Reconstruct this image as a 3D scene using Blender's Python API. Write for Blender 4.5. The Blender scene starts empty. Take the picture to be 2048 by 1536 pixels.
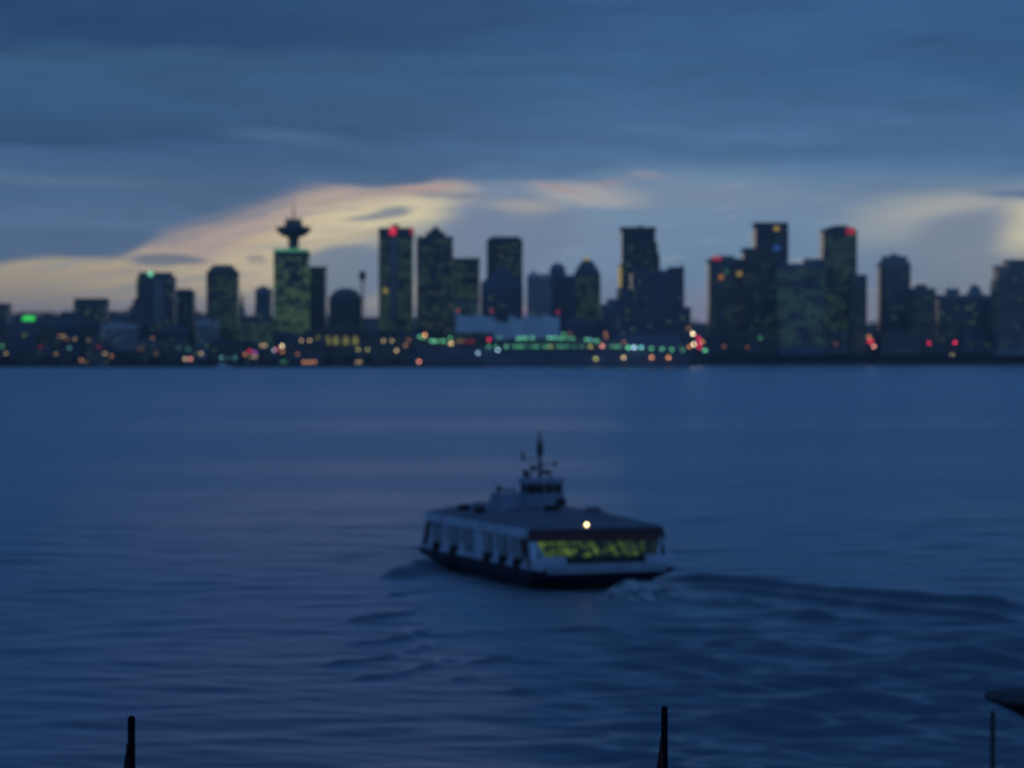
import bpy, bmesh, math, random
import numpy as np
from mathutils import Vector
random.seed(7)
S = bpy.context.scene
COL = S.collection
PI = math.pi
F, HC, HY = 5600.0, 20.3, 691.0          # focal length in photo pixels, eye height, horizon row

# ------------------------------------------------------------------ helpers
def lin(r, g, b):
    def f(c):
        c /= 255.0
        return c/12.92 if c <= .04045 else ((c+.055)/1.055)**2.4
    return (f(r), f(g), f(b), 1)
def X(px, d): return (px-1024)*d/F
def Z(py, d): return HC-(py-HY)*d/F
def water_pt(px, py):
    d = HC*F/(py-HY)
    return ((px-1024)*d/F, d)
def sm(t):
    t = max(0., min(1., t)); return t*t*(3-2*t)
def ground_z(x, d):
    r = 3+20*sm((d-2660)/700)
    k = 62 if x < 0 else 46
    return r+k*sm((d-4000)/2300)+3*math.sin(x*.006)*sm((d-4500)/1000)

def tag(o, label=None, cat=None, group=None, kind=None):
    if label: o['label'] = label
    if cat: o['category'] = cat
    if group: o['group'] = group
    if kind: o['kind'] = kind
    return o
def empty(name, loc, rz=0, **k):
    o = bpy.data.objects.new(name, None); COL.objects.link(o)
    o.location = loc; o.rotation_euler.z = rz; o.empty_display_size = 1
    return tag(o, **k)
def mesh_obj(name, bm, mats, parent=None, smooth=False, **k):
    bmesh.ops.recalc_face_normals(bm, faces=bm.faces)
    me = bpy.data.meshes.new(name); bm.to_mesh(me); bm.free()
    for m in (mats if isinstance(mats, (list, tuple)) else [mats]): me.materials.append(m)
    if smooth:
        for p in me.polygons: p.use_smooth = True
    o = bpy.data.objects.new(name, me); COL.objects.link(o)
    o.parent = parent
    return tag(o, **k)
def B(): return bmesh.new()

def loft(bm, rings, cap=True, mats=None):
    vs = [[bm.verts.new(p) for p in r] for r in rings]
    n = len(rings[0])
    for k in range(len(vs)-1):
        for i in range(n):
            f = bm.faces.new((vs[k][i], vs[k][(i+1) % n], vs[k+1][(i+1) % n], vs[k+1][i]))
            if mats: f.material_index = mats[k]
    if cap:
        a = bm.faces.new(vs[0][::-1]); b = bm.faces.new(vs[-1])
        if mats: a.material_index = mats[0]; b.material_index = mats[-1]
def rect(x0, x1, y0, y1, z, ch=0):
    if ch <= 0: return [(x0, y0, z), (x1, y0, z), (x1, y1, z), (x0, y1, z)]
    return [(x0+ch, y0, z), (x1-ch, y0, z), (x1, y0+ch, z), (x1, y1-ch, z),
            (x1-ch, y1, z), (x0+ch, y1, z), (x0, y1-ch, z), (x0, y0+ch, z)]
def circ(cx, cy, r, z, n=24, ry=None):
    ry = ry or r
    return [(cx+r*math.cos(2*PI*i/n), cy+ry*math.sin(2*PI*i/n), z) for i in range(n)]
def box(bm, x0, x1, y0, y1, z0, z1, ch=0):
    loft(bm, [rect(x0, x1, y0, y1, z0, ch), rect(x0, x1, y0, y1, z1, ch)])
def tube(bm, p0, p1, r0, r1=None, n=8):
    r1 = r0 if r1 is None else r1
    p0, p1 = Vector(p0), Vector(p1)
    d = (p1-p0).normalized()
    a = d.orthogonal().normalized(); b = d.cross(a)
    loft(bm, [[tuple(p+(a*math.cos(2*PI*i/n)+b*math.sin(2*PI*i/n))*r) for i in range(n)] for p, r in ((p0, r0), (p1, r1))])
def lathe(bm, cx, cy, prof, n=24):
    loft(bm, [circ(cx, cy, max(r, .01), z, n) for r, z in prof])
def ball(bm, c, r, sub=2):
    m = bmesh.ops.create_icosphere(bm, subdivisions=sub, radius=r)
    bmesh.ops.translate(bm, vec=c, verts=m['verts'])

# ------------------------------------------------------------------ node helper
class NT:
    def __init__(s, tree): s.t = tree; s.n = tree.nodes; s.l = tree.links
    def put(s, sock, v):
        if v is None: return
        if isinstance(v, bpy.types.NodeSocket): s.l.new(v, sock)
        else: sock.default_value = v
    def m(s, op, a, b=None, c=None, clamp=False):
        n = s.n.new('ShaderNodeMath'); n.operation = op; n.use_clamp = clamp
        for i, v in enumerate((a, b, c)): s.put(n.inputs[i], v)
        return n.outputs[0]
    def xyz(s, x=0., y=0., z=0.):
        n = s.n.new('ShaderNodeCombineXYZ')
        for i, v in enumerate((x, y, z)): s.put(n.inputs[i], v)
        return n.outputs[0]
    def sep(s, v):
        n = s.n.new('ShaderNodeSeparateXYZ'); s.put(n.inputs[0], v); return n.outputs
    def noise(s, vec, scale=1., detail=3., rough=.5, dist=0.):
        n = s.n.new('ShaderNodeTexNoise'); s.put(n.inputs['Vector'], vec)
        s.put(n.inputs['Scale'], scale); s.put(n.inputs['Detail'], detail)
        s.put(n.inputs['Roughness'], rough); s.put(n.inputs['Distortion'], dist)
        return n.outputs['Fac']
    def rng(s, v, a, b, c=0., d=1., smooth=True):
        n = s.n.new('ShaderNodeMapRange'); n.interpolation_type = 'SMOOTHSTEP' if smooth else 'LINEAR'
        for i, x in enumerate((v, a, b, c, d)): s.put(n.inputs[i], x)
        return n.outputs[0]
    def mix(s, f, a, b, mode='MIX'):
        n = s.n.new('ShaderNodeMix'); n.data_type = 'RGBA'; n.blend_type = mode
        s.put(n.inputs[0], f); s.put(n.inputs[6], a); s.put(n.inputs[7], b)
        return n.outputs[2]
    def ramp(s, v, stops):
        n = s.n.new('ShaderNodeValToRGB'); s.put(n.inputs[0], v); e = n.color_ramp.elements
        while len(e) < len(stops): e.new(.5)
        for el, (p, c) in zip(e, stops): el.position = p; el.color = c
        return n.outputs[0]
    def curve(s, v, pts):
        n = s.n.new('ShaderNodeFloatCurve'); s.put(n.inputs['Value'], v)
        c = n.mapping.curves[0]
        while len(c.points) < len(pts): c.points.new(.5, .5)
        for p, (x, y) in zip(c.points, sorted(pts)): p.location = (x, y); p.handle_type = 'AUTO'
        n.mapping.update(); return n.outputs[0]

def new_mat(name):
    m = bpy.data.materials.new(name); m.use_nodes = True
    m.node_tree.nodes.clear(); t = NT(m.node_tree)
    out = t.n.new('ShaderNodeOutputMaterial'); bs = t.n.new('ShaderNodeBsdfPrincipled')
    t.l.new(bs.outputs[0], out.inputs[0])
    return m, t, bs
def paint(name, c, rough=.6, var=.18, scale=.6, spec=.4, metal=0):
    m, t, bs = new_mat(name)
    g = t.n.new('ShaderNodeTexCoord').outputs['Object']
    f = t.noise(g, scale, 4., .6)
    f = t.rng(f, .3, .7, 1-var, 1+var*.5)
    col = t.mix(1., (c[0], c[1], c[2], 1), t.xyz(f, f, f), 'MULTIPLY')
    t.put(bs.inputs['Base Color'], col); bs.inputs['Roughness'].default_value = rough
    bs.inputs['Specular IOR Level'].default_value = spec; bs.inputs['Metallic'].default_value = metal
    return m
def glow(name, c, k):
    m, t, bs = new_mat(name)
    bs.inputs['Base Color'].default_value = (.05, .05, .05, 1)
    bs.inputs['Emission Color'].default_value = (c[0], c[1], c[2], 1)
    bs.inputs['Emission Strength'].default_value = k
    return m
def window_mat(name, frac, k, warm=.5, cell=2.4, clump=.03, lo=.25):
    """dark glazing of which some rooms are lit"""
    m, t, bs = new_mat(name)
    geo = t.n.new('ShaderNodeNewGeometry').outputs['Position']
    rnd = t.n.new('ShaderNodeObjectInfo').outputs['Random']
    p = t.sep(geo)
    cx = t.m('FLOOR', t.m('DIVIDE', t.m('ADD', p[0], t.m('MULTIPLY', p[1], .9)), cell))
    cz = t.m('FLOOR', t.m('DIVIDE', p[2], 3.7))
    wn = t.n.new('ShaderNodeTexWhiteNoise'); wn.noise_dimensions = '3D'
    t.put(wn.inputs['Vector'], t.xyz(cx, cz, t.m('MULTIPLY', rnd, 31.)))
    w = t.sep(wn.outputs['Color'])
    big = t.noise(t.xyz(t.m('MULTIPLY', p[0], clump), t.m('MULTIPLY', p[2], clump*1.6), rnd), 1., 2.)
    big = t.rng(big, .36, .62, lo, 1.9)
    th = t.m('MULTIPLY', big, frac)
    lit = t.m('LESS_THAN', w[0], th)
    st = t.m('MULTIPLY', lit, t.m('ADD', .5, t.m('MULTIPLY', t.m('POWER', w[1], 2.), .8)))
    col = t.mix(t.m('MULTIPLY', w[2], warm), (.22, .62, .26, 1), (.62, .52, .12, 1))
    bs.inputs['Base Color'].default_value = (.05, .06, .075, 1); bs.inputs['Roughness'].default_value = .2
    t.put(bs.inputs['Emission Color'], col); t.put(bs.inputs['Emission Strength'], t.m('MULTIPLY', st, k))
    return m

# ------------------------------------------------------------------ sky
SUN_AZ, SUN_EL = math.radians(-3.5), math.radians(1.0)
def build_sky():
    w = bpy.data.worlds.new("World"); S.world = w; w.use_nodes = True
    w.node_tree.nodes.clear(); t = NT(w.node_tree)
    out = t.n.new('ShaderNodeOutputWorld'); bg = t.n.new('ShaderNodeBackground')
    t.l.new(bg.outputs[0], out.inputs[0])
    d = t.sep(t.n.new('ShaderNodeTexCoord').outputs['Generated'])
    U = t.m('ADD', t.m('MULTIPLY', t.m('ARCTAN2', d[0], d[1]), F), 1024.)      # azimuth, finely scaled
    V = t.m('SUBTRACT', HY, t.m('MULTIPLY', t.m('ARCSINE', d[2]), F))          # elevation, downwards
    n1 = t.noise(t.xyz(t.m('DIVIDE', U, 190.), t.m('DIVIDE', V, 42.), 3.), 1., 5., .55)
    n2 = t.noise(t.xyz(t.m('DIVIDE', U, 620.), t.m('DIVIDE', V, 80.), 9.), 1., 5., .55, .6)
    n3 = t.noise(t.xyz(t.m('DIVIDE', U, 260.), t.m('DIVIDE', V, 34.), 21.), 1., 6., .6, .4)
    Vd = t.m('ADD', t.m('ADD', V, t.m('MULTIPLY', t.m('SUBTRACT', n1, .5), 16.)), t.m('MULTIPLY', t.m('SUBTRACT', n3, .5), 40.))
    Ud = t.m('ADD', U, t.m('MULTIPLY', t.m('SUBTRACT', n2, .5), 50.))
    Vs = t.m('ADD', V, t.m('MULTIPLY', t.m('SUBTRACT', n2, .5), 70.))
    tt = t.m('DIVIDE', t.m('ADD', Vs, 700.), 1400., clamp=True)
    def P(v): return (v+700)/1400.
    left = t.ramp(tt, [(0, lin(42, 82, 124)), (P(-80), lin(32, 70, 110)), (P(60), lin(32, 70, 110)), (P(96), lin(33, 71, 111)),
                       (P(118), lin(48, 88, 124)), (P(230), lin(47, 87, 124)), (P(290), lin(42, 81, 118)), (P(312), lin(58, 96, 135)),
                       (P(360), lin(68, 103, 140)), (P(400), lin(72, 106, 142)), (P(520), lin(84, 114, 146))])
    right = t.ramp(tt, [(0, lin(46, 88, 132)), (P(-60), lin(46, 86, 130)), (P(60), lin(50, 91, 134)), (P(170), lin(55, 97, 138)),
                        (P(250), lin(66, 105, 146)), (P(310), lin(73, 112, 151)), (P(345), lin(80, 117, 154)), (P(430), lin(100, 130, 154))])
    deck = t.mix(t.rng(U, 300., 1350.), left, right)
    band = t.m('ADD', .70, t.m('MULTIPLY', n2, .60))
    band = t.m('MULTIPLY', band, t.m('ADD', .87, t.m('MULTIPLY', n3, .26)))
    n4 = t.noise(t.xyz(t.m('DIVIDE', U, 95.), t.m('DIVIDE', V, 30.), 5.), 1., 6., .62, .5)
    band = t.m('MULTIPLY', band, t.m('ADD', .90, t.m('MULTIPLY', n4, .20)))
    deck = t.mix(1., deck, t.xyz(band, band, band), 'MULTIPLY')
    # the strip of open sky under the cloud deck
    un = t.m('DIVIDE', t.m('ADD', Ud, 200.), 2448., clamp=True)
    warmramp = t.ramp(t.m('DIVIDE', U, 2048., clamp=True),
                      [(0, lin(176, 164, 140)), (.13, lin(186, 174, 146)), (.27, lin(208, 194, 162)), (.40, lin(222, 212, 174)), (.44, lin(190, 186, 168)), (.475, lin(134, 150, 172)),
                       (.52, lin(122, 148, 174)), (.68, lin(110, 144, 174)), (.80, lin(110, 142, 172)), (.9, lin(126, 142, 162)), (1, lin(140, 150, 158))])
    low = t.ramp(t.m('DIVIDE', U, 2048., clamp=True),
                 [(0, lin(118, 120, 132)), (.3, lin(128, 134, 146)), (.6, lin(118, 130, 155)), (.75, lin(136, 138, 158)), (1, lin(126, 136, 154))])
    strip = t.mix(t.rng(V, 540., 640.), warmramp, low)
    ns_ = t.noise(t.xyz(t.m('DIVIDE', t.m('ADD', U, t.m('MULTIPLY', V, 1.6)), 170.), t.m('DIVIDE', t.m('ADD', V, t.m('MULTIPLY', U, .12)), 15.), 31.), 1., 5., .6, .5)
    strip = t.mix(t.rng(ns_, .46, .72, 0., .55), strip, lin(120, 136, 156))
    strip = t.mix(t.rng(ns_, .44, .26, 0., .35), strip, lin(204, 190, 166))
    pts = [(-200, 545), (0, 532), (100, 517), (230, 522), (262, 512), (300, 492), (400, 468), (480, 442), (560, 410), (620, 390), (750, 384),
           (830, 373), (900, 364), (960, 372), (1060, 366), (1120, 374), (1210, 358), (1300, 348), (1400, 344), (1520, 352), (1680, 372), (1800, 385), (2048, 386), (2248, 380)]
    edge = t.m('MULTIPLY', t.curve(un, [((a+200)/2448., b/1000.) for a, b in pts]), 1000.)
    soft = t.ramp(t.m('DIVIDE', U, 2048., clamp=True), [(0, (.16, .16, .16, 1)), (.14, (.16, .16, .16, 1)), (.2, (.36, .36, .36, 1)), (.27, (.3, .3, .3, 1)), (.33, (.16, .16, .16, 1)), (.44, (.16, .16, .16, 1)), (.6, (.45, .45, .45, 1)), (1, (.6, .6, .6, 1))])
    soft = t.m('MULTIPLY', soft, 80.)
    dist = t.m('DIVIDE', t.m('SUBTRACT', Vd, edge), soft)
    open_ = t.rng(dist, -1., 1.)
    # pink fringe where the lowest light catches the deck edge
    fr = t.m('MULTIPLY', t.rng(dist, -1.6, .6), t.rng(dist, 3.2, .9))
    fr = t.m('MULTIPLY', fr, t.m('MULTIPLY', t.rng(U, 180., 420.), t.rng(U, 980., 880.)))
    sky = t.mix(open_, deck, strip)
    sky = t.mix(t.m('MULTIPLY', fr, .65), sky, lin(168, 150, 154))
    vecd = t.xyz(t.m('ADD', U, t.m('MULTIPLY', t.m('SUBTRACT', n1, .5), 60.)), t.m('ADD', V, t.m('MULTIPLY', t.m('SUBTRACT', n3, .5), 34.)), 0.)
    def blob(cx, cy, rx, ry, deg, soft, col, amt):
        nonlocal sky
        mp = t.n.new('ShaderNodeMapping'); mp.vector_type = 'TEXTURE'
        t.put(mp.inputs['Vector'], vecd)
        mp.inputs['Location'].default_value = (cx, cy, 0); mp.inputs['Rotation'].default_value = (0, 0, math.radians(deg))
        mp.inputs['Scale'].default_value = (rx, ry, 1)
        ln = t.n.new('ShaderNodeVectorMath'); ln.operation = 'LENGTH'; t.l.new(mp.outputs[0], ln.inputs[0])
        f = t.rng(ln.outputs['Value'], 1+soft, max(0, 1-soft), 0., amt)
        sky = t.mix(f, sky, col)
    # grey cloud over the strip, pale openings further right
    blob(1010, 470, 150, 85, -14, .35, lin(116, 136, 162), .95)
    blob(690, 545, 100, 60, -4, .28, lin(118, 136, 156), .95)
    blob(800, 520, 120, 60, -8, .5, lin(120, 138, 160), .8)
    blob(341, 522, 76, 11, 0, .3, lin(112, 124, 138), .95)
    blob(520, 517, 22, 8, 0, .5, lin(126, 134, 142), .7)
    blob(770, 427, 62, 9, -9, .45, lin(122, 136, 148), .9)
    blob(715, 438, 42, 5, -2, .5, lin(132, 142, 148), .8)
    blob(905, 392, 70, 5, 0, .6, lin(118, 128, 150), .7)
    blob(800, 388, 90, 4, -2, .6, lin(126, 132, 146), .6)
    blob(1185, 388, 100, 20, 6, .7, lin(186, 182, 174), .85)
    blob(1290, 352, 34, 8, 6, .6, lin(150, 146, 160), .6)
    blob(1120, 376, 50, 7, 10, .6, lin(172, 152, 156), .8)
    blob(1205, 366, 42, 7, -4, .6, lin(166, 150, 158), .7)
    blob(845, 378, 62, 8, -6, .6, lin(182, 154, 150), .7)
    blob(1050, 412, 70, 14, 0, .7, lin(168, 168, 164), .75)
    blob(1440, 395, 260, 30, 3, .8, lin(122, 140, 164), .6)
    blob(1800, 440, 120, 38, -12, .8, lin(160, 168, 170), .8)
    blob(1930, 412, 140, 16, -6, .8, lin(172, 174, 170), .7)
    blob(2060, 455, 75, 48, -20, .6, lin(204, 198, 174), .95)
    blob(1920, 462, 85, 34, -6, .6, lin(126, 140, 160), .9)
    blob(2040, 394, 95, 8, 0, .5, lin(92, 118, 152), .9)
    blob(470, 446, 120, 7, -20, .6, lin(160, 148, 148), .55)
    blob(540, 470, 100, 6, -16, .6, lin(206, 186, 152), .5)
    blob(660, 404, 110, 5, -8, .6, lin(164, 152, 146), .5)
    blob(130, 548, 160, 7, -3, .7, lin(164, 150, 138), .5)
    blob(430, 440, 95, 9, -20, .7, lin(104, 122, 142), .6)
    blob(520, 428, 70, 7, -18, .7, lin(112, 126, 144), .5)
    blob(380, 478, 80, 6, -14, .7, lin(140, 140, 146), .45)
    blob(700, 470, 120, 7, -6, .7, lin(170, 160, 144), .4)
    blob(60, 362, 300, 14, 2, .8, lin(90, 120, 150), .5)
    blob(580, 276, 120, 15, 3, .8, lin(76, 110, 146), .7)
    # rest of the dome, out of the picture: the same overcast getting paler towards the north
    el = t.m('SUBTRACT', HY, V)
    sky = t.mix(t.rng(el, 900., 2600.), sky, t.mix(t.rng(d[1], .6, -.5), lin(42, 75, 120), lin(76, 118, 172)))
    sky = t.mix(t.rng(V, 700., 900.), sky, lin(30, 44, 70))
    ns = t.n.new('ShaderNodeTexSky'); ns.sky_type = 'NISHITA'; ns.sun_disc = False
    ns.sun_elevation = SUN_EL; ns.sun_rotation = SUN_AZ
    t.put(bg.inputs['Color'], t.mix(1., sky, t.mix(1., ns.outputs[0], (.0008, .0008, .0008, 1), 'MULTIPLY'), 'ADD'))
    bg.inputs['Strength'].default_value = 1.0
build_sky()
sl = bpy.data.lights.new('sun', 'SUN'); sl.energy = .03; sl.angle = math.radians(12); sl.color = (1, .78, .6)
so = bpy.data.objects.new('sun', sl); COL.objects.link(so)
so.rotation_euler = Vector((-math.sin(SUN_AZ)*math.cos(SUN_EL), -math.cos(SUN_AZ)*math.cos(SUN_EL), -math.sin(SUN_EL))).to_track_quat('-Z', 'Y').to_euler()

# ------------------------------------------------------------------ water
def build_water():
    py = np.concatenate([np.linspace(3200, 1700, 25)[:-1], np.linspace(1700, 1560, 30)[:-1], np.arange(1560, 900, -1.05), np.linspace(900, 728, 130), [716, 708]])
    dd = HC*F/(py-HY)
    tt = np.concatenate([np.linspace(-1.6, -.26, 12)[:-1], np.linspace(-.26, -.2, 24)[:-1], np.linspace(-.2, .2, 560), np.linspace(.2, .26, 24)[1:], np.linspace(.26, 1.6, 12)[1:]])
    D, T = np.meshgrid(dd, tt, indexing='ij')
    Xw = T*D; Yw = D
    h = np.zeros_like(Xw)
    rs = np.random.RandomState(5)
    res = D*D/(HC*F)*1.6                          # row spacing in metres
    PX = 1024+F*T; PY = np.broadcast_to(py[:, None], T.shape)
    def ss(a, b, v):
        t = np.clip((v-a)/(b-a), 0, 1); return t*t*(3-2*t)
    churn = ss(900, 1500, PX)*ss(1185, 1330, PY)*1.25
    for i in range(90):
        L = 1.5*(12.0/1.5)**rs.rand()
        ang = rs.normal(PI/2, .5); k = 2*PI/L
        ph = rs.rand()*2*PI
        a = .0024*L*(.5+rs.rand())
        fade = np.clip((L/res-2.2)/3., 0, 1)
        mod = .55+.75*np.sin(Xw*.013*rs.normal()+Yw*.02*rs.normal()+rs.rand()*6)
        h += a*fade*(.6+1.9*churn)*mod*np.sin(k*(Xw*math.cos(ang)+Yw*math.sin(ang))+ph+.8*np.sin(Xw*.05*rs.rand()+ph))
    for i in range(12):                            # long low swell seen far out
        L = 18*(70/18.)**rs.rand(); ang = rs.normal(PI/2, .25); k = 2*PI/L
        fade = np.clip((L/res-2.2)/3., 0, 1)
        h += .0004*L*fade*np.sin(k*(Xw*math.cos(ang)+Yw*math.sin(ang))+rs.rand()*6)
    def ridge(pts, amp, wid):
        nonlocal h
        W = [water_pt(*p) for p in pts]
        best = np.full(Xw.shape, 1e9); par = np.zeros(Xw.shape); tot = len(W)-1
        for i in range(tot):
            (ax, ay), (bx, by) = W[i], W[i+1]
            dx, dy = bx-ax, by-ay; L2 = dx*dx+dy*dy
            u = np.clip(((Xw-ax)*dx+(Yw-ay)*dy)/L2, 0, 1)
            q = np.hypot(Xw-ax-u*dx, Yw-ay-u*dy)
            par = np.where(q < best, (i+u)/tot, par); best = np.minimum(best, q)
        g = np.exp(-(best/wid)**2)*amp
        g *= np.clip(par*5+.15, 0, 1)*np.clip((1-par)*(12 if pts[-1][0] > 2040 else 3)+.1, 0, 1)*(.92+.12*np.sin(par*9+amp*40))
        h = h+g
    for pts, a, w in [
        ([(1325, 1157), (1420, 1163), (1560, 1176), (1700, 1192), (1880, 1208), (2080, 1222)], 1.2, 1.3),
        ([(1360, 1172), (1480, 1186), (1640, 1206), (1800, 1224), (2080, 1250)], 1.0, 1.3),
        ([(1420, 1196), (1520, 1216), (1600, 1232)], .8, 1.5),
        ([(1540, 1226), (1620, 1240), (1700, 1248), (1800, 1258)], 1.15, 1.9),
        ([(1690, 1262), (1850, 1272), (2080, 1292)], .6, 1.4),
        ([(1330, 1200), (1420, 1212), (1500, 1214)], .5, 1.2),
        ([(1400, 1286), (1500, 1296), (1600, 1300)], .5, 1.0),
        ([(1600, 1312), (1700, 1318), (1790, 1312)], .45, 1.0),
        ([(1780, 1322), (1900, 1316), (2060, 1330)], .5, 1.1),
        ([(1330, 1342), (1440, 1346), (1540, 1338)], .3, .7),
        ([(1560, 1360), (1680, 1364), (1790, 1354)], .34, .8),
        ([(1850, 1372), (1930, 1376), (2040, 1366)], .36, .8),
        ([(1400, 1418), (1520, 1424), (1640, 1416)], .25, .6),
        ([(1680, 1440), (1800, 1448), (1930, 1440)], .28, .6),
        ([(1350, 1476), (1470, 1490), (1560, 1484)], .22, .5),
        ([(1090, 1262), (1180, 1258), (1260, 1264)], .3, .8),
        ([(930, 1330), (990, 1324), (1060, 1318)], .32, .6),
        ([(1010, 1386), (1080, 1380), (1150, 1384)], .24, .5),
        ([(900, 1362), (930, 1358), (960, 1360)], .2, .4),
        ([(785, 1160), (825, 1148), (885, 1134)], 1.15, 1.5),
        ([(770, 1194), (815, 1188), (870, 1176)], .45, .9),
        ([(690, 1246), (750, 1240), (800, 1232), (860, 1212)], .6, 1.1),
        ([(700, 1290), (760, 1286), (810, 1276), (880, 1246)], .55, 1.0),
        ([(640, 1334), (760, 1322), (890, 1278)], .36, .9),
        ([(690, 1362), (800, 1350), (920, 1314)], .28, .7)]:
        if pts[0] != (785, 1160): a, w = a*(.66 if a >= .85 else .68), max(.5, w*.56)
        ridge(pts, a, w)
    me = bpy.data.meshes.new('water')
    nr, nc = Xw.shape
    co = np.stack([Xw, Yw, h], -1).reshape(-1, 3)
    idx = np.arange(nr*nc).reshape(nr, nc)
    fc = np.stack([idx[:-1, :-1], idx[:-1, 1:], idx[1:, 1:], idx[1:, :-1]], -1).reshape(-1, 4)
    me.vertices.add(len(co)); me.vertices.foreach_set('co', co.ravel().astype(np.float32))
    me.loops.add(fc.size); me.loops.foreach_set('vertex_index', fc.ravel().astype(np.int32))
    me.polygons.add(len(fc)); me.polygons.foreach_set('loop_start', np.arange(0, fc.size, 4, dtype=np.int32))
    me.polygons.foreach_set('use_smooth', np.ones(len(fc), dtype=bool))
    me.update(calc_edges=True)
    m, t, bs = new_mat('sea_water')
    p = t.sep(t.n.new('ShaderNodeTexCoord').outputs['Object'])
    fine = t.noise(t.xyz(p[0], t.m('MULTIPLY', p[1], 1.6), 0.), .75, 5., .62, .4)
    mid = t.noise(t.xyz(t.m('MULTIPLY', p[0], .5), p[1], 7.), .16, 3., .5, .5)
    slick = t.noise(t.xyz(t.m('MULTIPLY', p[0], .0022), t.m('MULTIPLY', p[1], .0075), 3.), 1., 4., .55, .6)
    slick = t.rng(slick, .33, .67, .8, 1.12)
    hh = t.m('ADD', t.m('MULTIPLY', fine, .42), t.m('MULTIPLY', mid, .9))
    bp = t.n.new('ShaderNodeBump'); bp.inputs['Distance'].default_value = .55
    t.put(bp.inputs['Strength'], t.m('MULTIPLY', slick, t.rng(p[1], 150., 420., .27, .5))); t.put(bp.inputs['Height'], hh)
    t.n.remove(bs); out = [n for n in t.n if n.type == 'OUTPUT_MATERIAL'][0]
    df = t.n.new('ShaderNodeBsdfDiffuse'); df.inputs['Color'].default_value = (.074, .116, .165, 1)
    gl = t.n.new('ShaderNodeBsdfGlossy'); gl.inputs['Color'].default_value = (.84, .91, .98, 1); gl.distribution = 'GGX'
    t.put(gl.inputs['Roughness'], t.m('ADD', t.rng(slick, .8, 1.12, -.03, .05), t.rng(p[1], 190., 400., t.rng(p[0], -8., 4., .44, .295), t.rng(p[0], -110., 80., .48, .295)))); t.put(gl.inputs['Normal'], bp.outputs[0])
    fr = t.n.new('ShaderNodeFresnel'); fr.inputs['IOR'].default_value = 1.333; t.put(fr.inputs['Normal'], bp.outputs[0])
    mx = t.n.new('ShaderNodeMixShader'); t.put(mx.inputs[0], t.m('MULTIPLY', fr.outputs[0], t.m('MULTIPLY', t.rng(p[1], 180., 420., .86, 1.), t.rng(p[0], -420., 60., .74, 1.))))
    t.l.new(df.outputs[0], mx.inputs[1]); t.l.new(gl.outputs[0], mx.inputs[2]); t.l.new(mx.outputs[0], out.inputs[0])
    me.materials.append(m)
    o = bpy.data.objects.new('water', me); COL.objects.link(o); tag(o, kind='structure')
build_water()

# ------------------------------------------------------------------ shore, hill and quay
M = {}
M['land'] = paint('dark_land', (.035, .04, .04), .95, .4, .02)
M['stone'] = paint('seawall_stone', (.06, .06, .065), .9, .4, .2)
M['foliage'] = paint('dark_foliage', (.04, .055, .035), .95, .5, .05)
def shore_d(x):
    return 2600+sm((x+60)/60)*80+sm((x-150)/60)*260
def build_land():
    bm = B(); xs = np.linspace(-2600, 2600, 131); ks = [0, 0]+list(np.linspace(0, 1, 46)[0:])
    rows = []
    for r, k in enumerate(ks):
        row = []
        for x in xs:
            f = shore_d(x); d = f+(7600-f)*k**1.3; xx = x*d/2700
            z = -2 if r == 0 else ground_z(xx, d)+(random.random()-.5)*3*sm((d-4300)/900)
            row.append(bm.verts.new((xx, d+(0 if r else -.5), z)))
        rows.append(row)
    for a, b in zip(rows, rows[1:]):
        for i in range(len(xs)-1): bm.faces.new((a[i], a[i+1], b[i+1], b[i]))
    mesh_obj('land', bm, M['land'], kind='structure')
    bm = B()                                       # low stone edge of the far shore
    for i in range(len(xs)-1):
        x0, x1 = xs[i], xs[i+1]; f0, f1 = shore_d(x0), shore_d(x1)
        a, b = x0*f0/2700, x1*f1/2700
        loft(bm, [[(a, f0-3, -2), (b, f1-3, -2), (b, f1+1.5, -2), (a, f0+1.5, -2)], [(a, f0-1.2, 3.6), (b, f1-1.2, 3.6), (b, f1+1.5, 3.6), (a, f0+1.5, 3.6)]])
    mesh_obj('shore_embankment', bm, M['stone'], kind='structure')
    # wooded ridge on the skyline, one far mass
    bm = B()
    def leafy(cx, cy, z, h, w, n, cone):
        for _ in range(n):
            u = random.random(); rr = w*((1-u) if cone else math.sqrt(max(.05, 1-(2*u-1)**2)))*random.uniform(.3, 1)
            a = random.random()*2*PI
            c = Vector((cx+rr*math.cos(a), cy+rr*math.sin(a), z+h*u)); s = w*random.uniform(.25, .5)
            q = [c+Vector((random.uniform(-s, s), random.uniform(-s, s), random.uniform(-s, s))) for _ in range(3)]
            bm.faces.new([bm.verts.new(p) for p in q])
    for _ in range(330):
        d = random.uniform(5700, 6300); px = random.uniform(-40, 420) if random.random() < .75 else random.uniform(420, 2080)
        x = X(px, d); cone = random.random() < .3
        leafy(x, d, ground_z(x, d)-2, random.uniform(9, 17)*(1.25 if cone else .8), random.uniform(4, 8)*(.55 if cone else 1.3), 26, cone)
    mesh_obj('hillside_wood', bm, M['foliage'], kind='stuff')
    bm = B()
    for _ in range(170):
        px = random.uniform(1400, 2080) if random.random() < .6 else random.uniform(-20, 800)
        d0 = shore_d(X(px, 2900)); d = d0+random.uniform(6, 26); x = X(px, d)
        leafy(x, d, 2.5, random.uniform(4, 9), random.uniform(3, 6), 40, False)
    mesh_obj('shoreline_shrubbery', bm, M['foliage'], kind='stuff')
    bm = B(); box(bm, -60, 60, -60, 62, -3, 3.2); mesh_obj('quay', bm, M['stone'], kind='structure')
build_land()

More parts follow.
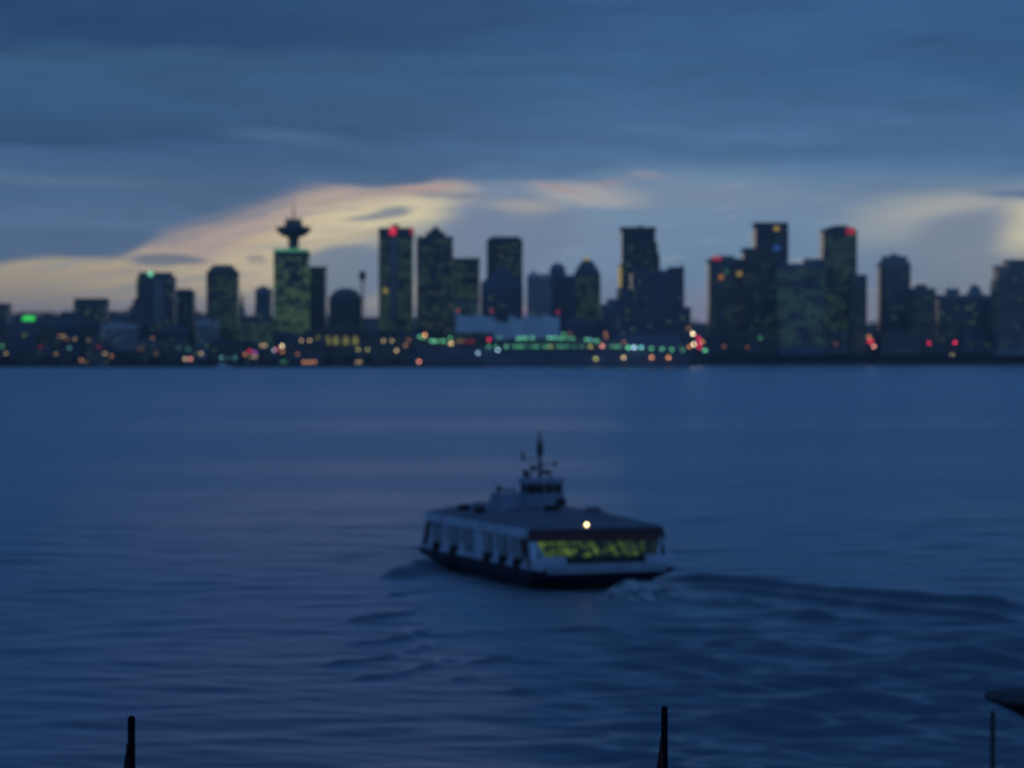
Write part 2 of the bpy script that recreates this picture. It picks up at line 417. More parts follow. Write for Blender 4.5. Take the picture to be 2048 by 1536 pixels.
# ------------------------------------------------------------------ towers
WALL = {k: paint('facade_'+k, c, .85, .2, .05, .12) for k, c in dict(
    dark=(.13, .135, .145), mid=(.19, .195, .20), pale=(.50, .52, .55), blue=(.17, .19, .25), brown=(.17, .16, .14), grey=(.28, .285, .29)).items()}
WIN = dict(dim=window_mat('glazing_mostly_dark', .10, .09), some=window_mat('glazing_some_lit', .30, .11, .7), many=window_mat('glazing_many_lit', .5, .27, .5, 2.4, .045, .5),
           yellow=window_mat('glazing_yellow', .5, .095, .4), green=window_mat('glazing_green', .5, .085, .2, 3., .05), none=window_mat('glazing_dark', .03, .25))
SIGN = dict(red=glow('red_sign', (1, .03, .09), .85), redd=glow('red_sign_dim', (1, .04, .1), .35), green=glow('green_sign', (.05, .75, .12), 1.0), blue=glow('blue_sign', (.06, .16, .8), .3),
            mint=glow('mint_light', (.22, .9, .5), 1.2), strip=glow('mint_strip', (.1, .42, .22), .6), amber=glow('amber_window', (.8, .33, .06), .5), yellow=glow('yellow_window', (.7, .5, .08), .5), teal=glow('teal_window', (.1, .35, .25), .3))

def tower(name, label, d, segs, wall='dark', win='dim', depth=32, roof=(), cat='tower', group=None, ribs=None, gap=3.8, zmin=0):
    """segs: (px0, px1, row of the top, chamfer in m, row of the foot or None); roof: pieces of another shape on top"""
    c = (segs[0][0]+segs[0][1])/2; x0 = X(c, d); gz = ground_z(x0, d)-1
    root = empty(name, (x0, d, gz), label=label, cat=cat, group=group)
    def lx(p): return X(p, d)-x0
    def lz(p): return Z(p, d)-gz
    bm = B(); rings = []
    for k, s in enumerate(segs):
        a, b, yt, ch, yb = (list(s)+[0, None])[:5] if len(s) < 5 else s
        z0 = 0 if yb is None else lz(yb)-.02*k; dep = depth-1.7*k
        box(bm, lx(a), lx(b), -dep/2+.3*k, dep/2-.2*k, z0, lz(yt), ch or 0)
        rings.append((lx(a), lx(b), -dep/2+.3*k, dep/2-.2*k, z0, lz(yt), ch or 0))
    mesh_obj('wall', bm, WALL[wall], root)
    for (a, b, y0, y1, z0, z1, ch) in rings:
        rb = B(); e = .14
        loft(rb, [rect(a-e, b+e, y0-e, y1+e, 0, ch), rect(a-e, b+e, y0-e, y1+e, 2.0, ch)], cap=False)
        base = None; z = max(z0+1.2, zmin, 9)
        while z < z1-5:
            if base is None:
                o = base = mesh_obj('window_band', rb, WIN[win], root)
            else:
                o = base.copy(); COL.objects.link(o); o.parent = root
            o.location = (0, 0, z); z += gap
        if base is None: rb.free()
    if ribs:
        a, b, y0, y1, z0, z1, ch = rings[0]
        n = max(2, int((b-a)/ribs)); bm = B()
        for i in range(1, n):
            xx = a+(b-a)*i/n; box(bm, xx-.35, xx+.35, y0-.5, y0-.01, z0, z1-2)
        mesh_obj('facade_ribs', bm, WALL[wall], root)
    for r in roof:
        kind, a, b, yt, yb = r[:5]; bm = B(); la, lb, zt, zb = lx(a), lx(b), lz(yt), lz(yb); w = lb-la; dep = min(depth*.8, w)
        nm = 'roof'; mt = WALL[wall]
        if kind == 'box': box(bm, la, lb, -dep/2, dep/2, zb-.5, zt); nm = 'penthouse'
        elif kind == 'dome':
            n = 10; loft(bm, [circ((la+lb)/2, 0, max(.2, w/2*math.cos(i/n*PI/2)), zb-.5+(zt-zb+.5)*math.sin(i/n*PI/2), 24, max(.2, dep/2*math.cos(i/n*PI/2))) for i in range(n+1)])
        elif kind == 'taper':
            k = r[5]; box_ = [rect(la, lb, -dep/2, dep/2, zb-.5), rect(la+w*k, lb-w*k, -dep/2+dep*k, dep/2-dep*k, zt)]; loft(bm, box_)
        elif kind == 'arch':
            n = 12; up = [(la+w*i/n, zb+(zt-zb)*(1-(2*i/n-1)**2)) for i in range(n+1)]
            ring = [(la, zb-.5)]+up+[(lb, zb-.5)]
            loft(bm, [[(x, yy, z) for x, z in ring] for yy in (-depth/2+.4, depth/2-.6)])
        elif kind == 'gable':
            loft(bm, [[(la, yy, zb-.5), (lb, yy, zb-.5), (lb, yy, zb), ((la+lb)/2, yy, zt), (la, yy, zb)] for yy in (-depth/2+.4, depth/2-.6)])
        elif kind == 'slope':
            loft(bm, [[(la, yy, zb-.5), (lb, yy, zb-.5), (lb, yy, zt), (la, yy, zb)] for yy in (-depth/2+.6, depth/2-.8)])
        elif kind == 'mast':
            tube(bm, ((la+lb)/2, 0, zb-1), ((la+lb)/2, 0, zt), max(w/2, .35), .25); nm = 'antenna'
        elif kind == 'crown':                      # parapet a little wider than the shaft
            box(bm, la, lb, -depth/2-.8, depth/2+.5, zb, zt); nm = 'parapet'
        elif kind == 'lit':                        # panel that gives off light on the front
            y = -depth/2-r[6] if len(r) > 6 else -depth/2-.9
            sk = .18*w if r[5] in ('red',) else 0
            loft(bm, [[(la, y, zb), (lb-sk, y, zb), (lb, y, zt), (la+sk, y, zt)], [(la, y+.6, zb), (lb-sk, y+.6, zb), (lb, y+.6, zt), (la+sk, y+.6, zt)]])
            nm = r[7] if len(r) > 7 else 'sign'; mt = SIGN[r[5]]
        elif kind == 'strip':                      # plain pale strip up the facade
            box(bm, la, lb, -depth/2-.6, -depth/2-.01, zb, zt); nm = 'facade_strip'; mt = WALL['grey']
        mesh_obj(nm, bm, mt, root)
    return root, x0, gz

T = tower
T('apartment_block', 'flat topped dull block cut by the left edge of the view', 3000, [(-40, 18, 607, 0, None)], 'mid', 'dim')
T('office_block', 'short squat block with a flat wider cap, left of the tall ribbed tower', 3100, [(152, 215, 600, 0, None), (145, 160, 625, 0, None)], 'mid', 'none', roof=[('crown', 154, 214, 597, 601)], cat='office block')
T('office_tower', 'dark tower with a bright mint green lamp on its crown and a stepped left shoulder', 2950,
  [(277, 350, 553, 2, None), (262, 279, 612, 0, None), (270, 279, 598, 0, 612)], 'mid', 'none', ribs=6,
  roof=[('box', 281, 343, 545, 553), ('lit', 302, 310, 544.5, 552, 'mint', 3, 'roof_lamp'), ('mast', 305, 307, 538, 546), ('strip', 312, 330, 560, 650)])
T('apartment_tower', 'short dark tower with rounded shoulders right behind the mint lamp tower', 3100, [(351, 389, 583, 5, None)], 'dark', 'dim', roof=[('taper', 354, 386, 578, 583, .12)])
T('apartment_tower', 'round shouldered tower with vertical yellow green strips of light and a tapering top', 2900, [(415, 477, 543, 7, None)], 'brown', 'yellow', ribs=4.2,
  roof=[('taper', 417, 475, 532, 543, .17), ('box', 430, 463, 530, 533)])
T('office_block', 'small pale block with a knob on its roof just left of the saucer tower', 3300, [(513, 543, 577, 0, None)], 'grey', 'none', roof=[('box', 520, 534, 572, 577)], cat='office block')
T('office_tower', 'plain dark slab tower touching the right side of the saucer topped tower', 3060, [(619, 652, 536, 0, None)], 'dark', 'none', roof=[('crown', 618, 653, 534, 537)])
T('domed_building', 'broad dark building with a low rounded dome near the lattice mast', 2850, [(659, 724, 592, 6, None)], 'dark', 'none', roof=[('dome', 663, 720, 576, 592)], cat='building')
T('office_tower', 'tall lit tower with a glowing red sign on its dark top band', 2950, [(759, 826, 470, 0, None)], 'brown', 'yellow',
  roof=[('crown', 758.5, 827, 457, 471), ('box', 784, 798, 449, 458), ('lit', 781, 794, 456, 471, 'red', 1.8), ('strip', 782, 797, 474, 640), ('lit', 822, 827, 458, 470, 'redd', 1.7),
        ('lit', 769, 776, 578, 586, 'yellow', .9, 'window')])
T('office_tower', 'tall dark tower with a three step crown right of the red sign tower', 2880, [(834, 906, 474, 0, None)], 'dark', 'some', ribs=5, roof=[('box', 853, 890, 465, 474), ('box', 861, 881, 458, 465), ('box', 869, 876, 452, 458)])
T('office_block', 'flat topped block with yellowish windows against the stepped crown tower', 3100, [(906, 959, 518, 0, None)], 'brown', 'yellow', cat='office block', roof=[('crown', 905, 960, 517, 520)])
T('office_tower', 'dark flat topped tower standing behind the blue gabled building', 2980, [(974, 1045, 482, 0, None)], 'dark', 'some', roof=[('crown', 973.5, 1045.5, 480, 484), ('taper', 978, 1042, 474, 481, .06)])
T('gabled_building', 'bluish building with a pointed gable roof in front of a dark flat tower', 2820, [(962, 1046, 566, 0, None)], 'blue', 'none', roof=[('gable', 962, 1046, 532, 566)], cat='building')
T('office_block', 'pale blue grey block with a small rooftop mast above the white sails', 2800, [(1054, 1102, 549, 0, None)], 'pale', 'none', cat='office block', roof=[('box', 1062, 1072, 543, 549), ('mast', 1066, 1068, 533, 545)])
T('domed_building', 'dark blue building with a small half round dome on its roof', 2860, [(1098, 1152, 551, 0, None)], 'blue', 'none', roof=[('box', 1099, 1131, 541, 552), ('dome', 1099, 1131, 526, 541)], cat='building')
T('office_tower', 'tower with a rounded stepped crown topped by a yellow beacon', 2900, [(1148, 1200, 548, 3, None)], 'dark', 'green',
  roof=[('taper', 1149, 1199, 535, 548, .1), ('taper', 1155, 1193, 523, 535, .2), ('box', 1166, 1181, 520, 524), ('lit', 1170, 1176.5, 513, 521, 'yellow', -12, 'beacon')])
T('office_tower', 'tall slate tower with a flaring top and a stepped right side', 3050, [(1243, 1309, 460, 0, None), (1305, 1314, 486, 0, None), (1312, 1318, 508, 0, None), (1237, 1245, 530, 0, None)], 'dark', 'none',
  roof=[('crown', 1240, 1311, 455.5, 461), ('box', 1277, 1285, 451, 456), ('lit', 1236, 1241, 533, 575, 'yellow', .3, 'window')])  # tall yellow strip: warm sky light on the left edge painted as a glow
T('hotel_building', 'wide dark blue hotel block with a raised right end behind the pier', 2760,
  [(1262, 1340, 541, 0, None), (1336, 1366, 535, 0, None), (1234, 1264, 580, 0, None), (1203, 1236, 608, 0, None), (1215, 1236, 598, 0, 608)], 'blue', 'none', depth=40, cat='hotel', roof=[('slope', 1340, 1364, 533, 537), ('mast', 1363, 1364, 522, 535)])
T('office_block', 'low narrow block at the right foot of the wide dark hotel', 3050, [(1364, 1380, 614, 0, None)], 'mid', 'none', cat='office block')
T('office_tower', 'hazy tower with a small red sign at its top left corner', 3060, [(1416, 1482, 518, 0, None)], 'mid', 'dim',
  roof=[('taper', 1430, 1470, 512, 518, .15), ('lit', 1422, 1440, 514, 521, 'redd'), ('lit', 1436, 1444, 551, 559, 'amber', .9, 'window'), ('lit', 1447, 1454, 540, 548, 'teal', .9, 'window'), ('lit', 1472, 1480, 544, 552, 'yellow', .9, 'window')])
T('office_tower', 'tallest right hand tower, flat topped, with a blue sign on its lower left wing', 3050, [(1508, 1573, 448, 0, None), (1485, 1560, 497, 0, None)], 'dark', 'dim', depth=38,
  roof=[('crown', 1507.5, 1573.5, 446.5, 449), ('box', 1512, 1530, 493, 497), ('lit', 1545, 1554, 455, 463, 'yellow', .9, 'window'), ('lit', 1543, 1557, 492, 502, 'blue', 1.6)])
T('glass_building', 'wide lower glass block with greenish windows between the two tallest right hand towers', 2960, [(1556, 1646, 528, 0, None), (1608, 1645, 518, 0, 530)], 'blue', 'green', cat='office block')
T('office_tower', 'tower with a curved arched top and red sign at its upper right', 3050, [(1643, 1710, 461, 0, None)], 'dark', 'yellow', roof=[('arch', 1643, 1710, 452, 461), ('lit', 1689, 1706, 458, 469, 'redd')])
T('office_block', 'plain block leaning against the right of the arch topped tower', 3000, [(1698, 1730, 550, 0, None)], 'mid', 'dim', cat='office block')
T('apartment_tower', 'lone grey tower with cut off corners and a stub antenna on the right', 3060, [(1757, 1818, 525, 4, None)], 'grey', 'none', roof=[('box', 1765, 1811, 513, 525), ('box', 1780, 1796, 509, 513), ('mast', 1784, 1787, 502, 510)])
T('apartment_tower', 'shorter tower with a small cap against the lone grey tower', 3000, [(1820, 1867, 577, 0, None)], 'mid', 'dim', roof=[('box', 1830, 1852, 569, 577)])
T('apartment_block', 'long grey block with a low box and a small dome on its roof', 3020, [(1872, 1986, 590, 0, None)], 'grey', 'none', cat='apartment block', roof=[('box', 1893, 1916, 577, 590), ('taper', 1934, 1964, 570, 590, .3)])
T('apartment_tower', 'broad stepped tower cut by the right edge of the view', 2950, [(1990, 2085, 532, 0, None), (2010, 2085, 520, 0, 533), (1985, 1993, 562, 0, None)], 'grey', 'dim')

# saucer-topped tower
def saucer():
    d = 3000; root, x0, gz = T('saucer_tower', 'brightly lit green office tower topped by a saucer shaped lookout and thin spire', d, [(550, 618, 507, 0, None)], 'brown', 'many', depth=30, ribs=3.7,
                               roof=[('crown', 549.5, 619, 504, 507.5), ('lit', 550, 618, 498.5, 504, 'strip', .2, 'lit_cornice')])
    z = lambda p: Z(p, d)-gz
    s = d/F; cx = X(587.5, d)-x0
    bm = B(); lathe(bm, cx, 0, [(11*s, z(506)), (10*s, z(488)), (11.5*s, z(477)), (13*s, z(474))]); mesh_obj('neck', bm, WALL['brown'], root)
    bm = B(); lathe(bm, cx, 0, [(13*s, z(475)), (25*s, z(471)), (32*s, z(463.5)), (34.5*s, z(460)), (36*s, z(458)), (36*s, z(455)), (27*s, z(453.5)), (18*s, z(452))], 32); mesh_obj('lookout_saucer', bm, WALL['dark'], root)
    bm = B(); lathe(bm, cx, 0, [(18*s, z(453)), (17.5*s, z(446)), (15*s, z(440.5)), (6*s, z(439))]); mesh_obj('lookout_drum', bm, WALL['brown'], root)
    for a in range(8):
        q = a/8*2*PI; bm = B(); tube(bm, (cx+14*s*math.cos(q), 14*s*math.sin(q), z(446)), (cx+14*s*math.cos(q), 14*s*math.sin(q), z(436)), .9, .6)
        mesh_obj('roof_post', bm, WALL['brown'], root)
    bm = B(); tube(bm, (cx, 0, z(441)), (cx, 0, z(418)), 1.0, .7); tube(bm, (cx, 0, z(418)), (cx, 0, z(399)), .6, .25); mesh_obj('spire', bm, WALL['dark'], root)
saucer()
# communications mast and church spire
d = 3000; x = X(725, d); g = ground_z(x, d)
r = empty('communications_mast', (x, d, g-.5), label='slim lattice mast with a bulging drum near its tip beside the domed building', cat='mast')
bm = B(); z = lambda p: Z(p, d)-g
for sx, sy in ((1, 1), (1, -1), (-1, 1), (-1, -1)): tube(bm, (sx*2.6, sy*2.6, 0), (sx*.9, sy*.9, z(556)), .35)
for i in range(14):
    u = i/14*z(556); k = 2.6-1.7*i/14; tube(bm, (-k, -k, u), (k, -k, u+5), .2); tube(bm, (k, k, u), (-k, k, u+5), .2)
mesh_obj('lattice', bm, WALL['dark'], r)
bm = B(); lathe(bm, 0, 0, [(1.2, z(562)), (3.4, z(556)), (3.8, z(548)), (3, z(543)), (1, z(541))]); mesh_obj('antenna_drum', bm, WALL['dark'], r)
d = 3200; x = X(484, d); g = ground_z(x, d)
r = empty('church_spire', (x, d, g-.5), label='needle thin church spire right of the round shouldered yellow strip tower', cat='spire')
z = lambda p: Z(p, d)-g
bm = B(); box(bm, -3, 3, -3, 3, 0, z(616)); mesh_obj('tower', bm, WALL['mid'], r)
bm = B(); loft(bm, [rect(-2.6, 2.6, -2.6, 2.6, z(616.5)), rect(-.2, .2, -.2, .2, z(582))]); mesh_obj('spire', bm, WALL['dark'], r)

# low blocks crowding the foot of the towers
def low(px0, px1, yt, d, wall, win, label, group, depth=24):
    rf = [('box', px0+(px1-px0)*.2, px0+(px1-px0)*.55, yt-random.uniform(2, 5), yt)]
    T('low_building', label, d, [(px0, px1, yt, 0, None)], wall, win, depth, roof=rf, cat='building', group=group, zmin=4)
LB = 'low dark waterfront block packed among its neighbours on the left shore'
px = -20
while px < 830:
    w = random.uniform(34, 66); yt = random.uniform(634, 660) if px < 140 else random.uniform(640, 668)
    if 555 < px < 800: yt = random.uniform(650, 672)
    low(px, px+w, yt, random.uniform(2880, 2990) if px < 540 else 2800+random.uniform(0, 40), random.choice(['dark', 'mid', 'blue', 'brown']), random.choice(['none', 'dim', 'none', 'dim']), LB, 'low blocks on the left shore'); px += w*random.uniform(.7, .95)
px = -30
while px < 620:
    w = random.uniform(40, 80)
    low(px, px+w, random.uniform(676, 702), random.uniform(2690, 2740), random.choice(['dark', 'mid', 'dark']), random.choice(['none', 'none', 'dim']), 'very low dark shed by the water on the left shore', 'low sheds on the left shore'); px += w*random.uniform(.9, 1.5)
px = 1395
while px < 2080:
    w = random.uniform(40, 90)
    low(px, px+w, random.uniform(646, 690), random.uniform(2985, 3010), random.choice(['mid', 'dark', 'blue']), random.choice(['none', 'dim']), 'low hazy block at the foot of the right hand towers', 'low blocks on the right shore'); px += w*random.uniform(.75, 1.15)
low(1130, 1210, 640, 2770, 'blue', 'none', 'low bluish block behind the right end of the white sails', None)
low(905, 955, 600, 2800, 'mid', 'green', 'low block with a green lit upper floor beside the sails', None)
low(480, 545, 636, 2860, 'dark', 'green', 'low block with a row of three green lit windows left of saucer tower', None)
low(395, 440, 642, 2870, 'pale', 'yellow', 'low pale block with a yellow lit strip under the round shouldered tower', None)
low(205, 275, 648, 2860, 'pale', 'dim', 'low pale block with few lit windows left of the mint lamp tower', None)
low(930, 975, 632, 2795, 'dark', 'dim', 'low dark block in shade behind the left sail', None)
low(905, 975, 688, 2700, 'brown', 'dim', 'low brown hall under the left end of the white sails', None)

# long station hall with five lit arches
d = 2720; cx = X(672, d); g = ground_z(cx, d)
r = empty('station_hall', (cx, d, g-.5), label='long low station hall with five dim yellow lit arches', cat='station')
z = lambda p: Z(p, d)-g
bm = B(); box(bm, X(622, d)-cx, X(822, d)-cx, -10, 12, 0, z(668)); mesh_obj('wall', bm, WALL['brown'], r)
bm = B(); box(bm, X(618, d)-cx, X(826, d)-cx, -11, 13, z(668), z(665)); mesh_obj('roof', bm, WALL['dark'], r)
mt = glow('dim_arch_light', (.30, .30, .06), .55)
for p in (637, 657, 673, 693, 712):
    a = X(p-5, d)-cx; b = X(p+5, d)-cx; bm = B()
    ring = [(a, z(688)), (b, z(688))]+[((a+b)/2+(b-a)/2*math.cos(q*PI/8), z(681)+(z(671)-z(681))*math.sin(q*PI/8)) for q in range(9)]
    loft(bm, [[(x_, yy, z_) for x_, z_ in ring] for yy in (-10.4, -10.05)]); mesh_obj('arch_window', bm, mt, r)

# billboard
d = 2860; x = X(62, d); g = ground_z(x, d)
r = empty('rooftop_sign', (x, d-14, g), label='bright green lit rectangular sign above the low blocks on the far left', cat='sign')
bm = B(); sk = 1.2
za, zb = Z(641.5, d)-g, Z(632.5, d)-g; w = 6.4
loft(bm, [[(-w, yy, za), (w-sk*.6, yy, za), (w, yy, zb), (-w+sk*.6, yy, zb)] for yy in (0, .6)]); mesh_obj('sign_panel', bm, SIGN['green'], r)
bm = B()
for q in (-5, 0, 5): tube(bm, (q, 1, 0), (q, 1, za+2), .3)
mesh_obj('sign_posts', bm, WALL['dark'], r)

# ------------------------------------------------------------------ pier terminal with white sails
C = dict(A=(1, .42, .16), W=(1, .72, .36), G=(.16, .66, .33), D=(.10, .40, .21), B=(.45, .72, .95), R=(1, .03, .12), Y=(.62, .62, .16), P=(1, .36, .26), V=(.5, .1, .7), T=(.22, .78, .78), H=(1, .80, .46))
LM = {}
def lmat(c, i):
    k = (c, round(i, 2))
    if k not in LM: LM[k] = glow('lamp_light_%s' % dict(A='amber', W='warm', G='green', D='dim_green', B='bluish', R='red', Y='yellow', P='pink', V='violet', T='cyan', H='bright')[c], C[c], i*7.5)
    return LM[k]
white = paint('white_membrane', (.80, .82, .85), .7, .08, .05)
def terminal():
    d = 2640; x0 = X(1130, d)
    r = empty('pier_terminal', (x0, d, 0), label='long pier terminal with white tent like sails and two rows of green deck lamps', cat='terminal')
    lx = lambda p: X(p, d)-x0; z = lambda p: Z(p, d)
    bm = B(); loft(bm, [[(lx(850), 0, -2), (lx(1378), 0, -2), (lx(1378), 80, -2), (lx(850), 80, -2)], [(lx(846), -2, z(712)), (lx(1380), -2, z(712)), (lx(1380), 80, z(712)), (lx(846), 80, z(712))]]); mesh_obj('pier', bm, WALL['blue'], r)
    bm = B(); loft(bm, [[(lx(838), 10, z(712)), (lx(1000), 4, z(712)), (lx(1000), 40, z(712)), (lx(838), 30, z(712))], [(lx(828), 8, z(689)), (lx(1000), 3, z(698)), (lx(1000), 40, z(698)), (lx(828), 30, z(689))]]); mesh_obj('prow', bm, WALL['blue'], r)
    bm = B(); box(bm, lx(920), lx(1376), 12, 70, z(712.2), z(696)); mesh_obj('lower_hall', bm, WALL['blue'], r)
    bm = B(); box(bm, lx(1005), lx(1240), 16, 66, z(696), z(681)); mesh_obj('upper_hall', bm, WALL['mid'], r)
    bm = B(); box(bm, lx(916), lx(1376), 8, 72, z(696.4), z(695)); mesh_obj('lower_deck', bm, WALL['pale'], r)
    bm = B(); box(bm, lx(1003), lx(1206), 12, 68, z(681.3), z(680)); mesh_obj('upper_deck', bm, WALL['pale'], r)
    bm = B(); box(bm, lx(1236), lx(1362), 30, 70, z(696.2), z(668)); mesh_obj('hotel_podium', bm, WALL['blue'], r)
    # each sail: a membrane drawn up to a ridge between two masts
    edges = [912, 950, 986, 1018, 1052, 1086, 1120]
    for k in range(len(edges)-1):
        a, b = lx(edges[k]), lx(edges[k+1]); bm = B(); n, mth = 12, 12; base = []
        zt = z(626 if k not in (2, 3) else 637 if k == 2 else 629); zl = z(664 if k < 2 else 676)
        for i in range(n+1):
            u = i/n; row = []
            for j in range(mth+1):
                v = j/mth
                peak = math.exp(-abs(u-.12)*2.2)*.75+.25*abs(2*u-1)**2
                hgt = zl+(zt-zl)*max(.82, .78+.22*peak)*(1-(abs(2*v-1))**4)
                if k < 3: hgt -= (u+k)*1.1*(1-v)*.5
                row.append(bm.verts.new((a+(b-a)*u, 10+58*v, hgt)))
            base.append(row)
        for i in range(n):
            for j in range(mth): bm.faces.new((base[i][j], base[i+1][j], base[i+1][j+1], base[i][j+1]))
        bmesh.ops.solidify(bm, geom=bm.faces[:], thickness=.3)
        mesh_obj('sail', bm, white, r, True)
    for p, py_ in ((914, 620), (983, 621), (1050, 620), (1117, 623)):
        bm = B(); tube(bm, (lx(p), 39, z(672)), (lx(p), 39, z(py_)-.3), .5, .3)
        ms = mesh_obj('mast', bm, WALL['pale'], r)
        bm = B(); ball(bm, (lx(p), 39, z(py_)), .9); mesh_obj('beacon', bm, lmat('R', .12), ms)
    deck = [(839, 673, 'G', .5), (847, 676, 'D', .5), (862, 681, 'D', .7), (867, 683, 'D', .6), (873, 682, 'D', .7), (884, 681, 'G', .35), (889, 683, 'D', .5), (900, 676, 'D', .6), (917, 683, 'A', .09), (925, 682, 'A', .08), (934, 683, 'R', .09), (944, 683, 'R', .1), (977, 693, 'G', .28), (992, 693, 'G', .25), (998, 675, 'D', .3),
            (1036, 677, 'D', .7), (1043, 676, 'D', .6), (1051, 676, 'D', .8), (1065, 676, 'D', .7), (1099, 676, 'D', .8), (1107, 676, 'D', .6), (1115, 676, 'D', .5), (1124, 677, 'D', .7), (1135, 676, 'D', .6), (1146, 677, 'D', .5), (1127, 668, 'D', .5), (1140, 667, 'A', .1), (1173, 679, 'D', .8), (1182, 680, 'T', .35), (1194, 682, 'D', .8)]
    deck += [(p, 693, random.choice('DDGDY'), random.uniform(.22, .45)) for p in (1013, 1030, 1040, 1048, 1063, 1073, 1088, 1096, 1102, 1118, 1126, 1134, 1149, 1164, 1181, 1225, 1233, 1239)]
    deck += [(1205, 692, 'P', .75), (1248, 684, 'A', .16), (1257, 695, 'G', .9), (1269, 695, 'B', 1.1), (1283, 695, 'T', .7), (1303, 697, 'G', .45), (1325, 698, 'D', .7), (1344, 699, 'G', .4), (1366, 700, 'D', .4), (1211, 667, 'A', .16), (1213, 674, 'A', .14), (978, 679, 'R', .55)]
    for p, q, c, i in deck:
        top = z(q); bm = B(); yy = 6
        ball(bm, (0, 0, 0), 1.0); o = mesh_obj('deck_lamp', bm, lmat(c, i*(.75 if c in 'GD' else .75)), r, True); o.location = (lx(p), yy, top)
        if (p, q) == (978, 679): o['label'] = 'glowing red deck light'
        bm = B(); tube(bm, (0, 0, -3.2), (0, 0, -.9), .14); tube(bm, (0, 0, -3.1), (0, 5, -3.1), .14)
        b_ = mesh_obj('bracket', bm, WALL['mid'], o)
terminal()

# ------------------------------------------------------------------ lamps along the far shore
ORD = ['first', 'second', 'third', 'fourth', 'fifth', 'sixth', 'seventh', 'eighth']
def lamps(name, phrase, items, group=None, d=2625, cat='lamp'):
    n = len(items); items = sorted(items)
    for i, (p, q, c, k) in enumerate(items):
        if n == 1: lab = phrase
        elif n == 2: lab = ('left one of the two ', 'right one of the two ')[i]+phrase
        elif n == 3: lab = ('leftmost of the three ', 'middle one of the three ', 'rightmost of the three ')[i]+phrase
        else: lab = ORD[i]+' of the '+phrase+', from left'
        assert len(lab.split()) <= 16, lab
        x = X(p, d); dd = max(d, shore_d(x)+6) if not 850 < p < 1380 else 2634
        x = X(p, dd); zt = Z(q, dd); g = ground_z(x, dd) if not 850 < p < 1380 else Z(712, 2640)
        zb = min(g-.3, zt-2.2)
        r = empty(name, (x, dd, zb), label=lab, cat=cat, group=group or phrase)
        bm = B(); tube(bm, (0, 0, 0), (0, 0, zt-zb-.7), .22, .13); box(bm, -.5, .5, -.5, .5, 0, .5); mesh_obj('post', bm, WALL['dark'], r)
        bm = B(); ball(bm, (0, 0, zt-zb), 1.0 if k < 2 else 1.5); mesh_obj('lamp_globe', bm, lmat(c, k*(.26 if p < 360 and c in 'AR' else .36 if p < 360 else .5 if p < 840 else .85)), r, True)
L = 'shore_lamp'
lamps(L, 'pale green lamp at the very left edge of the shore', [(4, 692, 'G', .5)])
lamps(L, 'cream lamp just below the pale green one at the left edge', [(12, 707, 'W', .35)])
lamps(L, 'faint yellow lamp well below the green lit sign', [(48, 670, 'Y', .16)])
lamps(L, 'orange lamps in the upper far left row', [(119, 672, 'A', .3), (127, 672, 'W', .35), (135, 678, 'A', .28), (150, 678, 'W', .28), (177, 680, 'W', .16)])
lamps(L, 'tiny red lamps among the far left lamps', [(81, 694, 'R', .2), (198, 694, 'R', .22)])
lamps(L, 'greenish white lamp under the loose upper orange row', [(139, 696, 'T', .32)])
lamps(L, 'cream lamps in the middle height on the far left shore', [(112, 708, 'W', .25), (210, 707, 'W', .42), (223, 712, 'A', .45)])
lamps(L, 'pinkish cream lamps near the water far left', [(142, 722, 'A', .45), (150, 723, 'G', .12), (162, 720, 'P', .5), (168, 722, 'W', .22), (174, 723, 'W', .16), (214, 723, 'Y', .22)])
lamps(L, 'red lamps right at the waterline on the far left', [(200, 730, 'R', .3), (209, 732, 'R', .34)])
lamps(L, 'single orange lamp high below the mint lamp tower', [(305, 676, 'A', .32)])
lamps(L, 'very faint orange lamps low beneath the mint lamp tower', [(277, 699, 'A', .1), (285, 699, 'A', .1), (313, 707, 'A', .18)])
lamps(L, 'faint green lamps beneath the short rounded dark tower', [(357, 696, 'D', .25), (376, 699, 'D', .28)])
lamps(L, 'bright orange lamps just left of the cyan lamps', [(370, 718, 'W', .55), (381, 718, 'P', .8)])
lamps(L, 'orange lamp a little above the bright orange pair', [(402, 707, 'W', .4)])
lamps(L, 'cyan lamps in a short row near the moored white boat', [(444, 716, 'T', .7), (457.5, 716, 'T', .6), (470, 716, 'T', .4)])
lamps(L, 'red lamp on top of the little coloured light cluster', [(500, 702, 'R', .6)])
lamps(L, 'violet lamp in the little coloured light cluster', [(510, 705, 'V', .5)])
lamps(L, 'orange lamps at the bottom of the coloured cluster', [(490, 709, 'A', .4), (503, 713, 'W', .3), (511, 713, 'W', .3)])
lamps(L, 'pale cream lamps left of the saucer tower foot', [(523, 691, 'W', .35), (530, 691, 'W', .35)])
lamps(L, 'white lamp touching a red one at the saucer tower foot', [(548, 700, 'B', .55)])
lamps(L, 'red lamp touching a white one at the saucer tower foot', [(552.5, 699, 'R', .5)])
lamps(L, 'brightest yellow lamp at the foot of the saucer tower', [(564, 692, 'H', 1.3)])
lamps(L, 'small orange lamp right below the brightest yellow lamp', [(565, 703, 'A', .4)])
lamps(L, 'dim orange lamp between the saucer tower and the quay trio', [(595, 708, 'A', .2)])
lamps(L, 'amber lamps at the left end of the arched station hall', [(603, 681, 'W', .34), (619, 681, 'W', .38)])
lamps(L, 'orange quay lamps near water below the saucer tower', [(608, 724, 'A', .5), (618.5, 724, 'A', .5), (629, 724, 'A', .45)])
lamps(L, 'dim green lamps at the waterline near the coloured cluster', [(496, 723, 'D', .3), (564, 723, 'D', .28), (571, 723, 'D', .2)])
lamps(L, 'yellow green lamps in front of the arched station hall', [(717, 699, 'Y', .42), (735, 699, 'Y', .4)])
